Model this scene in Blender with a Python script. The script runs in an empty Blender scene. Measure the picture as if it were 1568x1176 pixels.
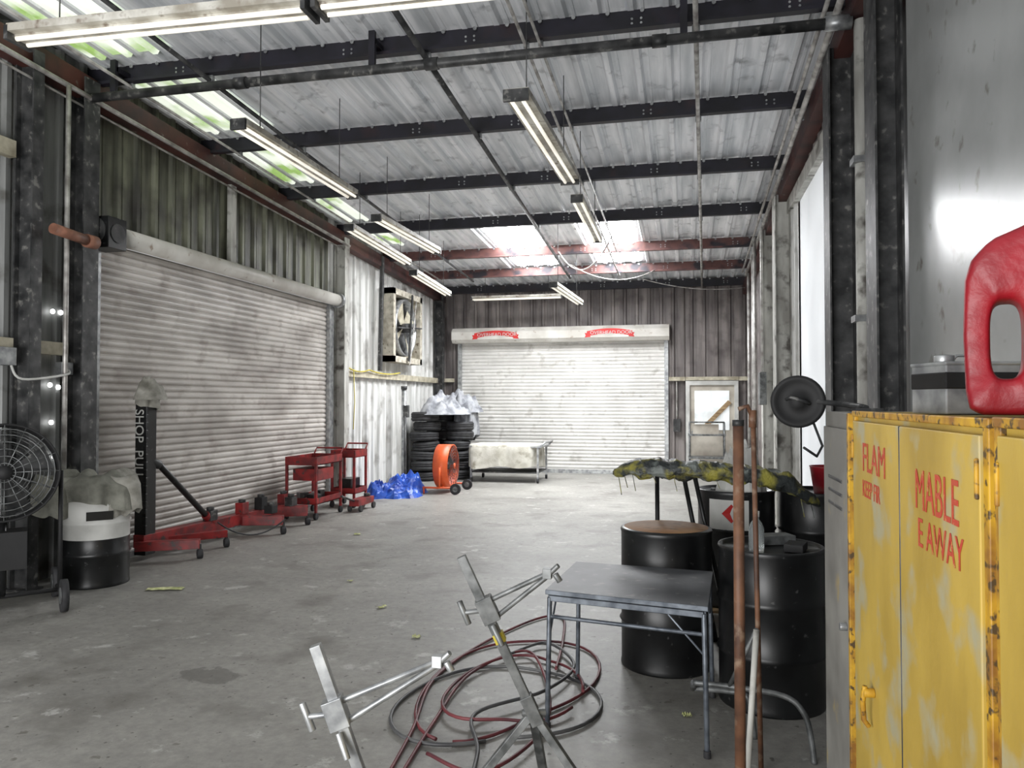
import bpy, bmesh, math, random
from mathutils import Vector, Matrix, Euler, noise
random.seed(7)
R=math.radians
scene=bpy.context.scene
try: scene.view_settings.view_transform='Standard'
except Exception: pass

# ---------------------------------------------------------------- materials
def S(r,g,b):
    f=lambda v:(v/255/12.92) if v/255<=.04045 else ((v/255+.055)/1.055)**2.4
    return (f(r),f(g),f(b),1)
def M(name,c1,c2=None,rough=.6,metal=0.,scale=4.,st=(1,1,1),bump=0.,lo=.35,hi=.65,emis=0.,c3=None,s3=20.,lo3=.55,hi3=.7,detail=8,bscale=None,trans=0.,alpha=1.):
    m=bpy.data.materials.new(name);m.use_nodes=True
    nt=m.node_tree;N=nt.nodes;L=nt.links;b=N['Principled BSDF']
    b.inputs['Roughness'].default_value=rough;b.inputs['Metallic'].default_value=metal
    if c2 is None: c2=tuple(x*.72 for x in c1[:3])+(1,)
    tc=N.new('ShaderNodeTexCoord');mp=N.new('ShaderNodeMapping');mp.inputs['Scale'].default_value=st
    L.new(tc.outputs['Object'],mp.inputs['Vector'])
    nz=N.new('ShaderNodeTexNoise');nz.inputs['Scale'].default_value=scale;nz.inputs['Detail'].default_value=detail
    L.new(mp.outputs[0],nz.inputs['Vector'])
    cr=N.new('ShaderNodeValToRGB');cr.color_ramp.elements[0].position=lo;cr.color_ramp.elements[1].position=hi
    cr.color_ramp.elements[0].color=c2;cr.color_ramp.elements[1].color=c1
    L.new(nz.outputs['Fac'],cr.inputs[0]);out=cr.outputs[0]
    if c3 is not None:
        n2=N.new('ShaderNodeTexNoise');n2.inputs['Scale'].default_value=s3;n2.inputs['Detail'].default_value=8
        L.new(tc.outputs['Object'],n2.inputs['Vector'])
        r2=N.new('ShaderNodeValToRGB');r2.color_ramp.elements[0].position=lo3;r2.color_ramp.elements[1].position=hi3
        L.new(n2.outputs['Fac'],r2.inputs[0])
        mx=N.new('ShaderNodeMixRGB');L.new(r2.outputs[0],mx.inputs[0]);L.new(out,mx.inputs[1]);mx.inputs[2].default_value=c3
        out=mx.outputs[0]
    L.new(out,b.inputs['Base Color'])
    if emis>0:
        L.new(out,b.inputs['Emission Color']);b.inputs['Emission Strength'].default_value=emis
    if bump>0:
        n3=N.new('ShaderNodeTexNoise');n3.inputs['Scale'].default_value=bscale or scale*6;n3.inputs['Detail'].default_value=6
        L.new(mp.outputs[0],n3.inputs['Vector'])
        bp=N.new('ShaderNodeBump');bp.inputs['Strength'].default_value=bump;bp.inputs['Distance'].default_value=.02
        L.new(n3.outputs['Fac'],bp.inputs['Height']);L.new(bp.outputs[0],b.inputs['Normal'])
    if trans>0: b.inputs['Transmission Weight'].default_value=trans
    return m
VS=(1,1,.12)
m_sid_near=M('siding_grey',S(148,149,147),S(90,92,91),rough=.5,scale=5,st=VS,c3=S(66,64,58),s3=3)
m_sid_green=M('siding_green',S(130,132,112),S(64,65,56),rough=.5,scale=6,st=VS,c3=S(44,40,34),s3=2.2,lo3=.45,hi3=.75)
m_sid_white=M('siding_white',S(232,232,230),S(180,180,176),rough=.45,scale=6,st=VS,c3=S(100,94,86),s3=2.5,lo3=.54,hi3=.78)
m_sid_back=M('siding_back',S(138,131,128),S(86,80,79),rough=.5,scale=6,st=VS,c3=S(64,57,55),s3=3,lo3=.5,hi3=.8)
m_slat_l=M('shutter_left',S(208,203,197),S(160,154,148),rough=.45,scale=2.5,st=(1,.4,1),c3=S(132,120,112),s3=4,lo3=.54,hi3=.85)
m_slat_b=M('shutter_back',S(224,222,218),S(200,198,194),rough=.42,scale=2,c3=S(176,173,168),s3=4)
m_hood=M('hood_paint',S(218,216,210),S(188,184,176),rough=.4,scale=2,c3=S(146,128,112),s3=9,lo3=.62,hi3=.75)
m_deck=M('roof_deck',S(248,249,252),S(204,208,212),rough=.45,scale=3,st=(3,.25,1),c3=S(130,132,136),s3=5,lo3=.58,hi3=.82)
m_purl=M('purlin_dark',S(32,30,42),S(15,14,21),rough=.55,scale=4,c3=S(58,34,34),s3=2.5,lo3=.58,hi3=.8)
m_purlr=M('purlin_primer',S(126,82,74),S(64,38,38),rough=.6,scale=3,c3=S(34,30,38),s3=3,lo3=.48,hi3=.62)
m_eave=M('eave_primer',S(90,50,44),S(48,28,28),rough=.6,scale=3,c3=S(120,112,106),s3=9,lo3=.65,hi3=.75)
m_dark=M('dark_steel',S(80,80,80),S(38,39,40),rough=.5,metal=.2,scale=7,c3=S(128,127,123),s3=14,lo3=.6,hi3=.72)
m_black=M('black_paint',S(26,27,28),S(14,14,15),rough=.35,scale=6,c3=S(74,74,74),s3=25,lo3=.66,hi3=.74)
m_blackm=M('black_matte',S(24,24,25),S(14,14,15),rough=.7,scale=6)
m_colwhite=M('column_white',S(206,206,200),S(150,148,142),rough=.6,scale=5,st=(1,1,.3),c3=S(88,84,78),s3=6,lo3=.54,hi3=.7)
m_galv=M('galvanised',S(184,186,186),S(128,130,132),rough=.38,metal=.6,scale=12)
m_galvd=M('worn_steel',S(130,132,132),S(76,78,78),rough=.45,metal=.4,scale=14)
m_cond=M('conduit',S(196,194,190),S(130,126,122),rough=.4,metal=.3,scale=8)
m_cream=M('girt_cream',S(200,194,174),S(146,138,118),rough=.6,scale=6)
m_wood=M('raw_wood',S(186,160,122),S(130,104,74),rough=.8,scale=8,st=(1,1,6))
m_woodg=M('weathered_frame',S(196,190,176),S(148,142,128),rough=.8,scale=8,c3=S(104,94,78),s3=12,lo3=.6,hi3=.7)
m_wallgrey=M('grey_wall_paint',S(164,166,165),S(142,144,143),rough=.27,metal=.1,scale=1.3,c3=S(106,101,94),s3=5,lo3=.62,hi3=.72)
m_panelw=M('glowing_white_panel',S(236,239,242),S(212,215,218),rough=.6,scale=1.5,emis=.4)  # white wall panel; glow added to brighten mid-room and ceiling
m_yel=M('cabinet_yellow',S(192,162,72),S(164,136,56),rough=.55,scale=3,st=(1,1,.5),c3=S(166,158,126),s3=6,lo3=.52,hi3=.66,bump=.1)
m_yeledge=M('cabinet_edge',S(200,156,38),S(136,92,32),rough=.55,scale=14,c3=S(78,60,34),s3=40,lo3=.54,hi3=.62)
m_locker=M('locker_grey',S(144,142,136),S(108,106,101),rough=.5,scale=3,c3=S(168,146,88),s3=5,lo3=.62,hi3=.72)
m_redtxt=M('red_stencil',S(186,62,44),S(178,74,50),rough=.6,scale=30,c3=S(190,140,80),s3=60,lo3=.58,hi3=.66)
m_redpl=M('red_plastic',S(160,24,38),S(122,16,28),rough=.45,scale=6,c3=S(96,66,60),s3=9,lo3=.54,hi3=.78,bump=.15)
m_red=M('red_paint',S(156,38,38),S(96,28,30),rough=.45,scale=7,c3=S(64,52,50),s3=12,lo3=.58,hi3=.68)
m_orange=M('orange_paint',S(236,104,50),S(206,80,38),rough=.45,scale=4)
m_blue=M('blue_tarp',S(34,92,196),S(16,52,140),rough=.4,scale=5)
m_cloth=M('grey_cloth',S(168,166,158),S(124,122,114),rough=.95,scale=6,c3=S(96,94,86),s3=4,bump=.3)
m_clothg=M('olive_cloth',S(142,142,132),S(98,98,90),rough=.95,scale=6,bump=.3)
m_clothw=M('dust_sheet',S(222,220,210),S(190,187,174),rough=.95,scale=6,c3=S(156,150,134),s3=5,bump=.3)
m_silver=M('grey_pile_cloth',S(168,170,174),S(112,114,120),rough=.75,scale=5,lo=.38,hi=.6,bump=.3)
m_rub=M('rubber',S(56,56,58),S(32,32,34),rough=.75,scale=10)
m_table=M('table_top_dark',S(80,82,86),S(60,62,66),rough=.5,scale=6,c3=S(114,114,110),s3=14,lo3=.6,hi3=.74)
m_leg=M('table_leg_blue',S(112,118,126),S(66,72,80),rough=.4,metal=.4,scale=15)
m_rust=M('rusty_pipe',S(116,80,58),S(72,48,36),rough=.6,scale=8,c3=S(132,110,92),s3=20)
m_browntop=M('drum_top_brown',S(174,136,96),S(132,96,66),rough=.7,scale=4,c3=S(96,70,50),s3=8)
m_tube=M('fluoro_tube',S(240,236,224),S(228,222,208),rough=.3,scale=6,emis=.8)
m_fix=M('fixture_white',S(200,198,190),S(144,138,126),rough=.5,scale=6,c3=S(110,96,82),s3=12)
m_sky=M('skylight_panel',(1,1,1,1),(.92,.96,1,1),emis=36,scale=2)
m_grn=M('translucent_green',S(236,242,228),S(150,182,104),emis=.8,scale=1.3,lo=.36,hi=.5)
m_hosered=M('hose_red',S(116,54,58),S(78,36,42),rough=.5)
m_hosegry=M('hose_grey',S(96,96,96),S(54,54,56),rough=.5)
m_camo=M('masked_olive',S(146,140,62),S(44,48,48),rough=.5,scale=9,lo=.44,hi=.6,c3=S(108,114,110),s3=8,lo3=.54,hi3=.62,bump=.4)
m_label=M('white_label',S(206,206,202),S(180,180,176),rough=.5)
m_redlbl=M('hazard_red',S(206,42,40),rough=.5)
m_glass=M('clear_plastic',S(220,226,226),S(200,206,206),rough=.15,trans=.8)
m_paper=M('paper_litter',S(206,206,160),S(160,166,110),rough=.9,scale=20)
m_doorg=M('door_paint',S(196,190,178),S(160,152,140),rough=.5,scale=3)
m_glow=M('window_light',S(236,240,240),emis=.4)
m_leak=M('daylight_hole',(1,1,1,1),(1,1,1,1),emis=9)
m_copper=M('copper_brown',S(150,104,84),S(106,72,58),rough=.5,scale=8)
m_yeltag=M('yellow_tag',S(214,196,70),rough=.6)

# ---------------------------------------------------------------- mesh builder
class B:
    def __init__(s,name): s.name=name;s.bm=bmesh.new();s.mats=[]
    def mi(s,m):
        if m not in s.mats: s.mats.append(m)
        return s.mats.index(m)
    def face(s,vs,m,smooth=False):
        try: f=s.bm.faces.new(vs)
        except ValueError: return None
        f.material_index=s.mi(m);f.smooth=smooth;return f
    def poly(s,pts,m,smooth=False):
        return s.face([s.bm.verts.new(p) for p in pts],m,smooth)
    def box(s,c,size,m,rot=None):
        c=Vector(c);x,y,z=[v/2 for v in size]
        Mx=rot.to_matrix() if isinstance(rot,Euler) else (rot if rot is not None else Matrix.Identity(3))
        v=[s.bm.verts.new(c+Mx@Vector((a*x,b*y,d*z))) for a in(-1,1) for b in(-1,1) for d in(-1,1)]
        for q in((0,1,3,2),(4,6,7,5),(0,4,5,1),(2,3,7,6),(0,2,6,4),(1,5,7,3)): s.face([v[i] for i in q],m)
    def span(s,a,b,m):
        s.box([(a[i]+b[i])/2 for i in range(3)],[abs(b[i]-a[i]) for i in range(3)],m)
    def frame(s,d,up=None):
        d=Vector(d).normalized();up=Vector(up or (0,0,1))
        if abs(d.dot(up))>.98: up=Vector((1,0,0))
        x=up.cross(d).normalized();y=d.cross(x);return x,y,d
    def beam(s,p1,p2,w,h,m,up=None):
        p1=Vector(p1);p2=Vector(p2);x,y,d=s.frame(p2-p1,up)
        s.box((p1+p2)/2,(w,h,(p2-p1).length),m,Matrix((x,y,d)).transposed())
    def cyl(s,p1,p2,r,m,seg=14,r2=None,caps=True):
        p1=Vector(p1);p2=Vector(p2);r2=r if r2 is None else r2;x,y,d=s.frame(p2-p1)
        A=[];C=[]
        for i in range(seg):
            a=2*math.pi*i/seg;o=x*math.cos(a)+y*math.sin(a)
            A.append(s.bm.verts.new(p1+o*r));C.append(s.bm.verts.new(p2+o*r2))
        for i in range(seg):
            j=(i+1)%seg;s.face([A[i],A[j],C[j],C[i]],m,True)
        if caps: s.face(A[::-1],m);s.face(C,m)
    def lathe(s,prof,o,axis,m,seg=32,ms=None):
        o=Vector(o);x,y,d=s.frame(axis);rings=[]
        for (r,h) in prof:
            if r<1e-5: rings.append([s.bm.verts.new(o+d*h)])
            else: rings.append([s.bm.verts.new(o+d*h+(x*math.cos(2*math.pi*i/seg)+y*math.sin(2*math.pi*i/seg))*r) for i in range(seg)])
        for k in range(len(rings)-1):
            a,b=rings[k],rings[k+1];mm=ms[k] if ms else m
            for i in range(seg):
                j=(i+1)%seg
                if len(a)==1 and len(b)==1: continue
                if len(a)==1: s.face([a[0],b[j],b[i]],mm,True)
                elif len(b)==1: s.face([a[i],a[j],b[0]],mm,True)
                else: s.face([a[i],a[j],b[j],b[i]],mm,True)
    def tube(s,pts,r,m,seg=8,closed=False):
        pts=[Vector(p) for p in pts];n=len(pts);rings=[];px=None
        for i,p in enumerate(pts):
            a=pts[i-1] if (i>0 or closed) else p;b=pts[(i+1)%n] if (i<n-1 or closed) else p
            d=(b-a).normalized()
            if px is None: x,y,_=s.frame(d)
            else:
                x=(px-d*px.dot(d)).normalized();y=d.cross(x)
            px=x
            rings.append([s.bm.verts.new(p+(x*math.cos(2*math.pi*k/seg)+y*math.sin(2*math.pi*k/seg))*r) for k in range(seg)])
        for i in range(n if closed else n-1):
            a=rings[i];b=rings[(i+1)%n]
            for k in range(seg):
                j=(k+1)%seg;s.face([a[k],a[j],b[j],b[k]],m,True)
        if not closed: s.face(rings[0][::-1],m);s.face(rings[-1],m)
    def strip(s,prof,sweep,m,smooth=False):
        g=[[s.bm.verts.new(Vector(p)+Vector(o)) for p in prof] for o in sweep]
        for i in range(len(g)-1):
            for j in range(len(prof)-1): s.face([g[i][j],g[i][j+1],g[i+1][j+1],g[i+1][j]],m,smooth)
    def grid(s,fn,nu,nv,m,smooth=True,wrap=False,wrapv=False):
        g=[[s.bm.verts.new(fn(u/nu,v/nv)) for u in range(nu+(0 if wrap else 1))] for v in range(nv+(0 if wrapv else 1))]
        W=len(g[0]);Hh=len(g)
        for v in range(nv):
            for u in range(nu):
                s.face([g[v][u],g[v][(u+1)%W],g[(v+1)%Hh][(u+1)%W],g[(v+1)%Hh][u]],m,smooth)
    def drape(s,c,w,d,drop,m,folds=9,amp=.04,power=4,seedv=0,over=.02,rot=0,n=96,lump=.012):
        cx,cy,cz=c;cr,sr=math.cos(rot),math.sin(rot)
        def fn(u,v):
            th=2*math.pi*u
            q=(abs(math.cos(th))**power+abs(math.sin(th))**power)**(-1/power)
            if v<.4:
                t=v/.4;x=math.cos(th)*q*w/2*t;y=math.sin(th)*q*d/2*t
                z=cz+lump*noise.noise(Vector((x*5,y*5,seedv)))*(1.5-t)
            else:
                t=(v-.4)/.6;f=amp*t**.7*(math.sin(folds*th+seedv)+.6*math.sin(folds*1.7*th+2*seedv))+over*min(1,t*4)
                x=math.cos(th)*(q*w/2+f);y=math.sin(th)*(q*d/2+f)
                x0=math.cos(th)*q*w/2;y0=math.sin(th)*q*d/2
                z=cz+lump*noise.noise(Vector((x0*5,y0*5,seedv)))*.5-drop*t*(1+.3*noise.noise(Vector((math.cos(th)*1.5,math.sin(th)*1.5,seedv+3))))
            return Vector((cx+x*cr-y*sr,cy+x*sr+y*cr,z))
        s.grid(fn,n,20,m,True,wrap=True)
    def heap(s,c,rx,ry,h,m,seedv=0,n=36,rough=.35,smooth=False,rings=14):
        c=Vector(c)
        def fn(u,v):
            th=2*math.pi*u;r=1-v
            wob=1+.25*noise.noise(Vector((math.cos(th)*1.6,math.sin(th)*1.6,seedv)))
            x=math.cos(th)*rx*r*wob;y=math.sin(th)*ry*r*wob
            nn=noise.fractal(Vector((x/rx*2.2,y/ry*2.2,seedv)),1.0,2.0,4)+abs(noise.noise(Vector((x/rx*5,y/ry*5,seedv+9))))*.6
            z=h*((1-r**2.5)*(.75)+rough*nn*(1-r**4))
            return c+Vector((x,y,max(0,z)))
        s.grid(fn,n,rings,m,smooth,wrap=True)
    def finish(s,parent=None,bevel=0,recalc=True):
        if recalc: bmesh.ops.recalc_face_normals(s.bm,faces=s.bm.faces)
        me=bpy.data.meshes.new(s.name);s.bm.to_mesh(me);s.bm.free()
        for m in s.mats: me.materials.append(m)
        o=bpy.data.objects.new(s.name,me);scene.collection.objects.link(o)
        if bevel>0:
            b=o.modifiers.new('bevel','BEVEL');b.width=bevel;b.segments=2;b.limit_method='ANGLE';b.angle_limit=R(50)
        if parent: o.parent=parent
        return o
def text(name,body,size,loc,xaxis,up,m,parent=None,ext=.0015,sx=1.0,off=0):
    cu=bpy.data.curves.new(name,'FONT');cu.body=body;cu.size=size;cu.extrude=ext;cu.space_line=.85;cu.offset=off
    cu.materials.append(m);o=bpy.data.objects.new(name,cu);scene.collection.objects.link(o)
    x=Vector(xaxis).normalized();y=Vector(up).normalized();z=x.cross(y)
    o.matrix_world=Matrix.Translation(loc)@Matrix((x,y,z)).transposed().to_4x4()@Matrix.Diagonal((sx,1,1,1))
    if parent: o.parent=parent
    return o

XL,XR,YB=-6.0,1.45,18.3
def zr(y): return 5.0-.05*(y-5)

# ---------------------------------------------------------------- floor
def floormat():
    m=bpy.data.materials.new('concrete_floor');m.use_nodes=True;nt=m.node_tree;N=nt.nodes;L=nt.links;bs=N['Principled BSDF']
    tc=N.new('ShaderNodeTexCoord')
    def nz(sc,det=8,rough=.6,v=None):
        n=N.new('ShaderNodeTexNoise');n.inputs['Scale'].default_value=sc;n.inputs['Detail'].default_value=det;n.inputs['Roughness'].default_value=rough
        L.new(v or tc.outputs['Object'],n.inputs['Vector']);return n.outputs['Fac']
    def ramp(f,p0,c0,p1,c1):
        r=N.new('ShaderNodeValToRGB');e=r.color_ramp.elements;e[0].position=p0;e[0].color=c0;e[1].position=p1;e[1].color=c1;L.new(f,r.inputs[0]);return r.outputs[0]
    def mix(fac,a,c,t='MIX'):
        x=N.new('ShaderNodeMixRGB');x.blend_type=t
        if isinstance(fac,float): x.inputs[0].default_value=fac
        else: L.new(fac,x.inputs[0])
        for i,v in((1,a),(2,c)):
            if isinstance(v,tuple): x.inputs[i].default_value=v
            else: L.new(v,x.inputs[i])
        return x.outputs[0]
    base=ramp(nz(.55,10,.65),.33,S(130,128,124),.68,S(168,166,161))
    fine=ramp(nz(14,10,.75),.3,(.70,.70,.70,1),.7,(1.12,1.12,1.1,1))
    c=mix(1.0,base,fine,'MULTIPLY')
    st=ramp(nz(1.7,6,.55),.54,(0,0,0,1),.72,(.8,.8,.8,1));c=mix(st,c,S(104,101,95))
    pl=ramp(nz(3.1,9,.7),.59,(0,0,0,1),.66,(.8,.8,.8,1));c=mix(pl,c,S(190,189,185))
    sp=ramp(nz(22,3,.5),.67,(0,0,0,1),.70,(.8,.8,.8,1));c=mix(sp,c,S(80,78,72))
    s2=ramp(nz(7,5,.6),.65,(0,0,0,1),.69,(.7,.7,.7,1));c=mix(s2,c,S(92,89,82))
    for (sx,sy,rx,ry) in((-2.87,4.3,.42,.27),(-3.5,3.2,.3,.2)):
        mp=N.new('ShaderNodeMapping');mp.vector_type='POINT';mp.inputs['Location'].default_value=(-sx/rx,-sy/ry,0);mp.inputs['Scale'].default_value=(1/rx,1/ry,0)
        L.new(tc.outputs['Object'],mp.inputs[0]);ln=N.new('ShaderNodeVectorMath');ln.operation='LENGTH';L.new(mp.outputs[0],ln.inputs[0])
        ad=N.new('ShaderNodeMath');ad.operation='ADD';L.new(ln.outputs['Value'],ad.inputs[0]);L.new(nz(6),ad.inputs[1])
        r=ramp(ad.outputs[0],.95,(.6,.6,.6,1),1.5,(0,0,0,1));c=mix(r,c,S(90,88,84))
    L.new(c,bs.inputs['Base Color']);bs.inputs['Roughness'].default_value=.5
    bp=N.new('ShaderNodeBump');bp.inputs['Strength'].default_value=.2;bp.inputs['Distance'].default_value=.01;L.new(nz(9,10,.7),bp.inputs['Height']);L.new(bp.outputs[0],bs.inputs['Normal'])
    return m
b=B('floor')
b.span((-8.5,-5,-.2),(4.5,YB+.3,0),floormat())
fl=b.finish()

# ---------------------------------------------------------------- walls
def ribprof(a,bn,period=.3,dep=.035,inv=1):
    out=[];t=a
    while t<bn:
        for dt,o in((0,0),(.10,0),(.125,1),(.175,1),(.2,0),(.23,0),(.235,.2),(.26,.2),(.265,0)):
            if t+dt*period/.3<bn: out.append((t+dt*period/.3,o*dep*inv))
        t+=period
    out.append((bn,0));return out
wl=B('wall_left')
def wallL(y0,y1,z0,z1,m):
    p=[(XL+o,t,0) for t,o in ribprof(y0,y1)]
    wl.strip(p,[(0,0,z0),(0,0,z1)],m)
wallL(-1,6.7,0,5.15,m_sid_near);wallL(6.7,12.2,3.4,5.1,m_sid_green);wallL(12.2,YB,0,4.9,m_sid_white)
wl.span((XL-.12,-1,0),(XL-.05,6.7,5.3),m_sid_near);wl.span((XL-.12,6.7,3.45),(XL-.05,12.2,5.2),m_sid_green);wl.span((XL-.12,12.2,0),(XL-.05,YB,5.0),m_sid_white)
wl.finish()
wb=B('wall_back')
def wallB(x0,x1,z0,z1,m):
    wb.strip([(t,YB-o,0) for t,o in ribprof(x0,x1,.28)],[(0,0,z0),(0,0,z1)],m)
wallB(XL,-5.45,0,4.7,m_sid_back);wallB(-5.45,-.42,3.1,4.7,m_sid_back);wallB(-.42,0,0,4.7,m_sid_back);wallB(0,1.17,2.18,4.7,m_sid_back);wallB(1.17,XR,0,4.7,m_sid_back)
wb.span((XL,YB+.12,0),(XR,YB+.2,4.8),m_sid_back)
wb.finish()
wr=B('wall_right')
def wallR(y0,y1,z0,z1,m): wr.strip([(XR-o,t,0) for t,o in ribprof(y0,y1)],[(0,0,z0),(0,0,z1)],m)
wallR(12.9,YB,0,4.7,m_sid_back);wallR(10.6,12.9,0,4.5,m_sid_white)
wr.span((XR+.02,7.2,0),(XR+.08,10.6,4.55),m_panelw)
wallR(7.2,12.9,4.5,4.95,m_sid_back)
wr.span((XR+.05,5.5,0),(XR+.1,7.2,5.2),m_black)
wr.span((XR+.0,-1,0),(XR+.06,5.55,5.3),m_wallgrey)
wr.span((XR+.1,-1,0),(XR+.18,YB,5.3),m_sid_near)
wr.finish()

# ---------------------------------------------------------------- ceiling
PY=[.7,2.7,4.7,6.7,8.6,10.5,12.5,14.6,16.4,18.15]
c=B('ceiling')
dz=.2
def deck(x0,x1,y0,y1,m):
    p=[(t,0,-o) for t,o in ribprof(x0,x1,.3,.045)]
    c.strip(p,[(0,y0,zr(y0)+dz+.03),(0,y1,zr(y1)+dz+.03)],m)
sk=[(-3.55,-2.65),(-1.8,-.9)];SY0,SY1=12.95,16.3
deck(XL,XR,-1,SY0,m_deck);deck(XL,XR,SY1,YB+.2,m_deck)
deck(XL,sk[0][0],SY0,SY1,m_deck);deck(sk[0][1],sk[1][0],SY0,SY1,m_deck);deck(sk[1][1],XR,SY0,SY1,m_deck)
c.poly([(XL-.1,-1,zr(-1)+.32),(XR+.1,-1,zr(-1)+.32),(XR+.1,YB+.2,zr(YB)+.32),(XL-.1,YB+.2,zr(YB)+.32)],m_deck)
c.finish()
for i,(a,d) in enumerate(sk):
    s=B('skylight_panel' if i==0 else 'skylight_panel.001')
    s.strip([(t,0,-o*.5) for t,o in ribprof(a,d,.3,.04)],[(0,SY0,zr(SY0)+dz+.02),(0,SY1,zr(SY1)+dz+.02)],m_sky);s.finish()
s=B('translucent_eave_strip')
for y0,y1 in((4.9,6.5),(6.9,8.4),(8.8,10.3),(10.7,12.3),(12.7,14.0)):
    s.strip([(t,0,-o) for t,o in ribprof(-5.78,-4.85 if y0<8.5 else -5.25,.3,.04)],[(0,y0,zr(y0)+dz+.005),(0,y1,zr(y1)+dz+.005)],m_grn)
s.finish()
for i,y in enumerate(PY):
    p=B('roof_purlin');mm=m_purlr if i in(7,8) else m_purl;z=zr(y)
    p.span((XL+.02,y-.006,z),(XR-.02,y+.006,z+.19),mm)
    p.span((XL+.02,y-.075,z),(XR-.02,y-.006,z+.012),mm);p.span((XL+.02,y+.006,z+.178),(XR-.02,y+.075,z+.19),mm)
    p.span((XL+.02,y-.075,z+.012),(XR-.02,y-.066,z+.03),mm)
    x=XL+.25
    while x<XR-.1:
        p.cyl((x,y-.012,z+.172),(x,y-.03,z+.172),.018,m_galv,seg=8);x+=.3
    for xx in(-4.9,-3.1,-1.9,-.4,.9):
        for a in(-.04,.04):
            for q in(.07,.11): p.cyl((xx+a,y-.005,z+q),(xx+a,y-.014,z+q),.011,m_galv,seg=6)
    p.finish()
e=B('trim_1_left_eave_beam')
e.beam((XL+.12,-1,zr(-1)-.08),(XL+.12,YB-.05,zr(YB)-.08),.16,.22,m_eave);e.finish()
e=B('trim_2_right_eave_beam');e.beam((XR-.1,-1,zr(-1)-.08),(XR-.1,YB-.05,zr(YB)-.08),.14,.22,m_eave);e.finish()
e=B('trim_3_left_eave_conduit');e.cyl((XL+.26,-1,zr(-1)-.24),(XL+.26,12.5,zr(12.5)-.2),.025,m_cond);e.cyl((XL+.2,-1,zr(-1)-.34),(XL+.2,12.5,zr(12.5)-.28),.012,m_cond);e.finish()
e=B('trim_4_girts')
e.span((XL+.04,12.52,2.15),(XL+.12,YB,2.27),m_cream);e.span((XL+.04,-1,2.15),(XL+.12,5.75,2.27),m_cream);e.span((XL+.04,-1,3.9),(XL+.12,5.75,4.05),m_cream)
e.span((XL+.04,5.95,2.15),(XL+.12,6.38,2.27),m_cream)
e.span((-.38,YB-.12,2.18),(-.01,YB-.04,2.27),m_cream);e.span((XL,YB-.12,2.18),(-5.57,YB-.04,2.27),m_cream);e.span((1.18,YB-.12,2.18),(XR,YB-.04,2.27),m_cream)
e.span((0,YB-.12,2.19),(1.17,YB-.04,2.27),m_cream)
e.finish()
e=B('overhead_pipe');e.cyl((XL+.15,6.5,4.72),(XR-.17,6.5,4.72),.045,m_dark);
for xx in(-5.5,-2.77,0.0): e.span((xx-.03,6.48,4.74),(xx+.03,6.52,zr(6.7)+.16),m_purl);e.span((xx-.03,6.5,zr(6.7)+.05),(xx+.03,6.7,zr(6.7)+.1),m_purl)
e.cyl((XR-.35,6.5,4.72),(XR-.15,6.5,4.72),.06,m_galv)
for xx in(-4.1,-2.2,-.2): e.cyl((xx-.06,6.5,4.72),(xx+.06,6.5,4.72),.056,m_dark)
e.finish()
for nm,p1,p2,r in(('ceiling_conduit',(.06,5.0,zr(5)-.05),(.38,18.1,zr(18.1)-.05),.022),('ceiling_conduit',(-2.29,4.0,zr(4)-.05),(-2.43,16.5,zr(16.5)-.05),.028),
    ('ceiling_conduit',(-1.38,4.0,zr(4)-.04),(-1.37,16.5,zr(16.5)-.04),.016),('ceiling_conduit',(-1.25,4.0,zr(4)-.04),(-1.24,14.5,zr(14.5)-.04),.014),
    ('ceiling_conduit',(1.18,3.0,zr(3)-.12),(1.22,16.5,zr(16.5)-.12),.03),('ceiling_conduit',(1.1,3.0,zr(3)-.06),(1.15,16.5,zr(16.5)-.06),.02),
    ('ceiling_conduit',(-5.5,4.0,zr(4)-.03),(-5.3,16.5,zr(16.5)-.04),.016),('ceiling_conduit',(-4.55,4.0,zr(4)-.05),(-4.6,16.5,zr(16.5)-.05),.022)):
    e=B(nm);e.cyl(p1,p2,r,m_cond if r<.02 else m_dark if nm and p1[0]<0 else m_cond,seg=8)
    for y in PY:
        if p1[1]<y<p2[1]:
            t=(y-p1[1])/(p2[1]-p1[1]);q=Vector(p1).lerp(Vector(p2),t);e.box(q+Vector((0,0,.02)),(r*3,.04,.06),m_galv)
    e.finish()

# ---------------------------------------------------------------- columns
def icol(name,x,y,z1,w=.2,d=.2,m=m_dark,face='x'):
    k=B(name);t=.014
    k.span((x-d/2,y-w/2,0),(x-d/2+t,y+w/2,z1),m);k.span((x+d/2-t,y-w/2,0),(x+d/2,y+w/2,z1),m);k.span((x-d/2+t,y-t/2,0),(x+d/2-t,y+t/2,z1),m)
    k.span((x-d/2-.03,y-w/2-.03,0),(x+d/2+.03,y+w/2+.03,.02),m)
    return k
icol('steel_column',XL+.16,6.5,4.9).finish()
icol('steel_column',XL+.16,5.85,4.9,w=.12).finish()
icol('steel_column',XL+.16,12.42,4.55,w=.18,m=m_colwhite).finish()
icol('steel_column',XL+.16,17.9,4.3,w=.16,m=m_dark).finish()
k=icol('steel_column',XR-.13,7.15,4.8,w=.28,d=.22);k.finish()
k=icol('steel_column',XR-.1,5.75,4.9,w=.3,d=.18);k.finish()
k=icol('steel_column',XR-.13,11.3,4.6,w=.3,d=.22,m=m_colwhite);k.finish()
k=icol('steel_column',XR-.13,13.1,4.5,w=.26,d=.22,m=m_colwhite);k.finish()
e=B('trim_5_right_header');e.span((XR-.06,7.4,4.32),(XR+.02,13,4.5),m_colwhite);e.finish()
e=B('vertical_pipe');e.cyl((XR-.08,6.5,0),(XR-.08,6.5,4.72),.055,m_colwhite)
for z in(2.35,3.6,1.2): e.box((XR-.08,6.5,z),(.16,.15,.05),m_galv)
e.finish()
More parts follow.
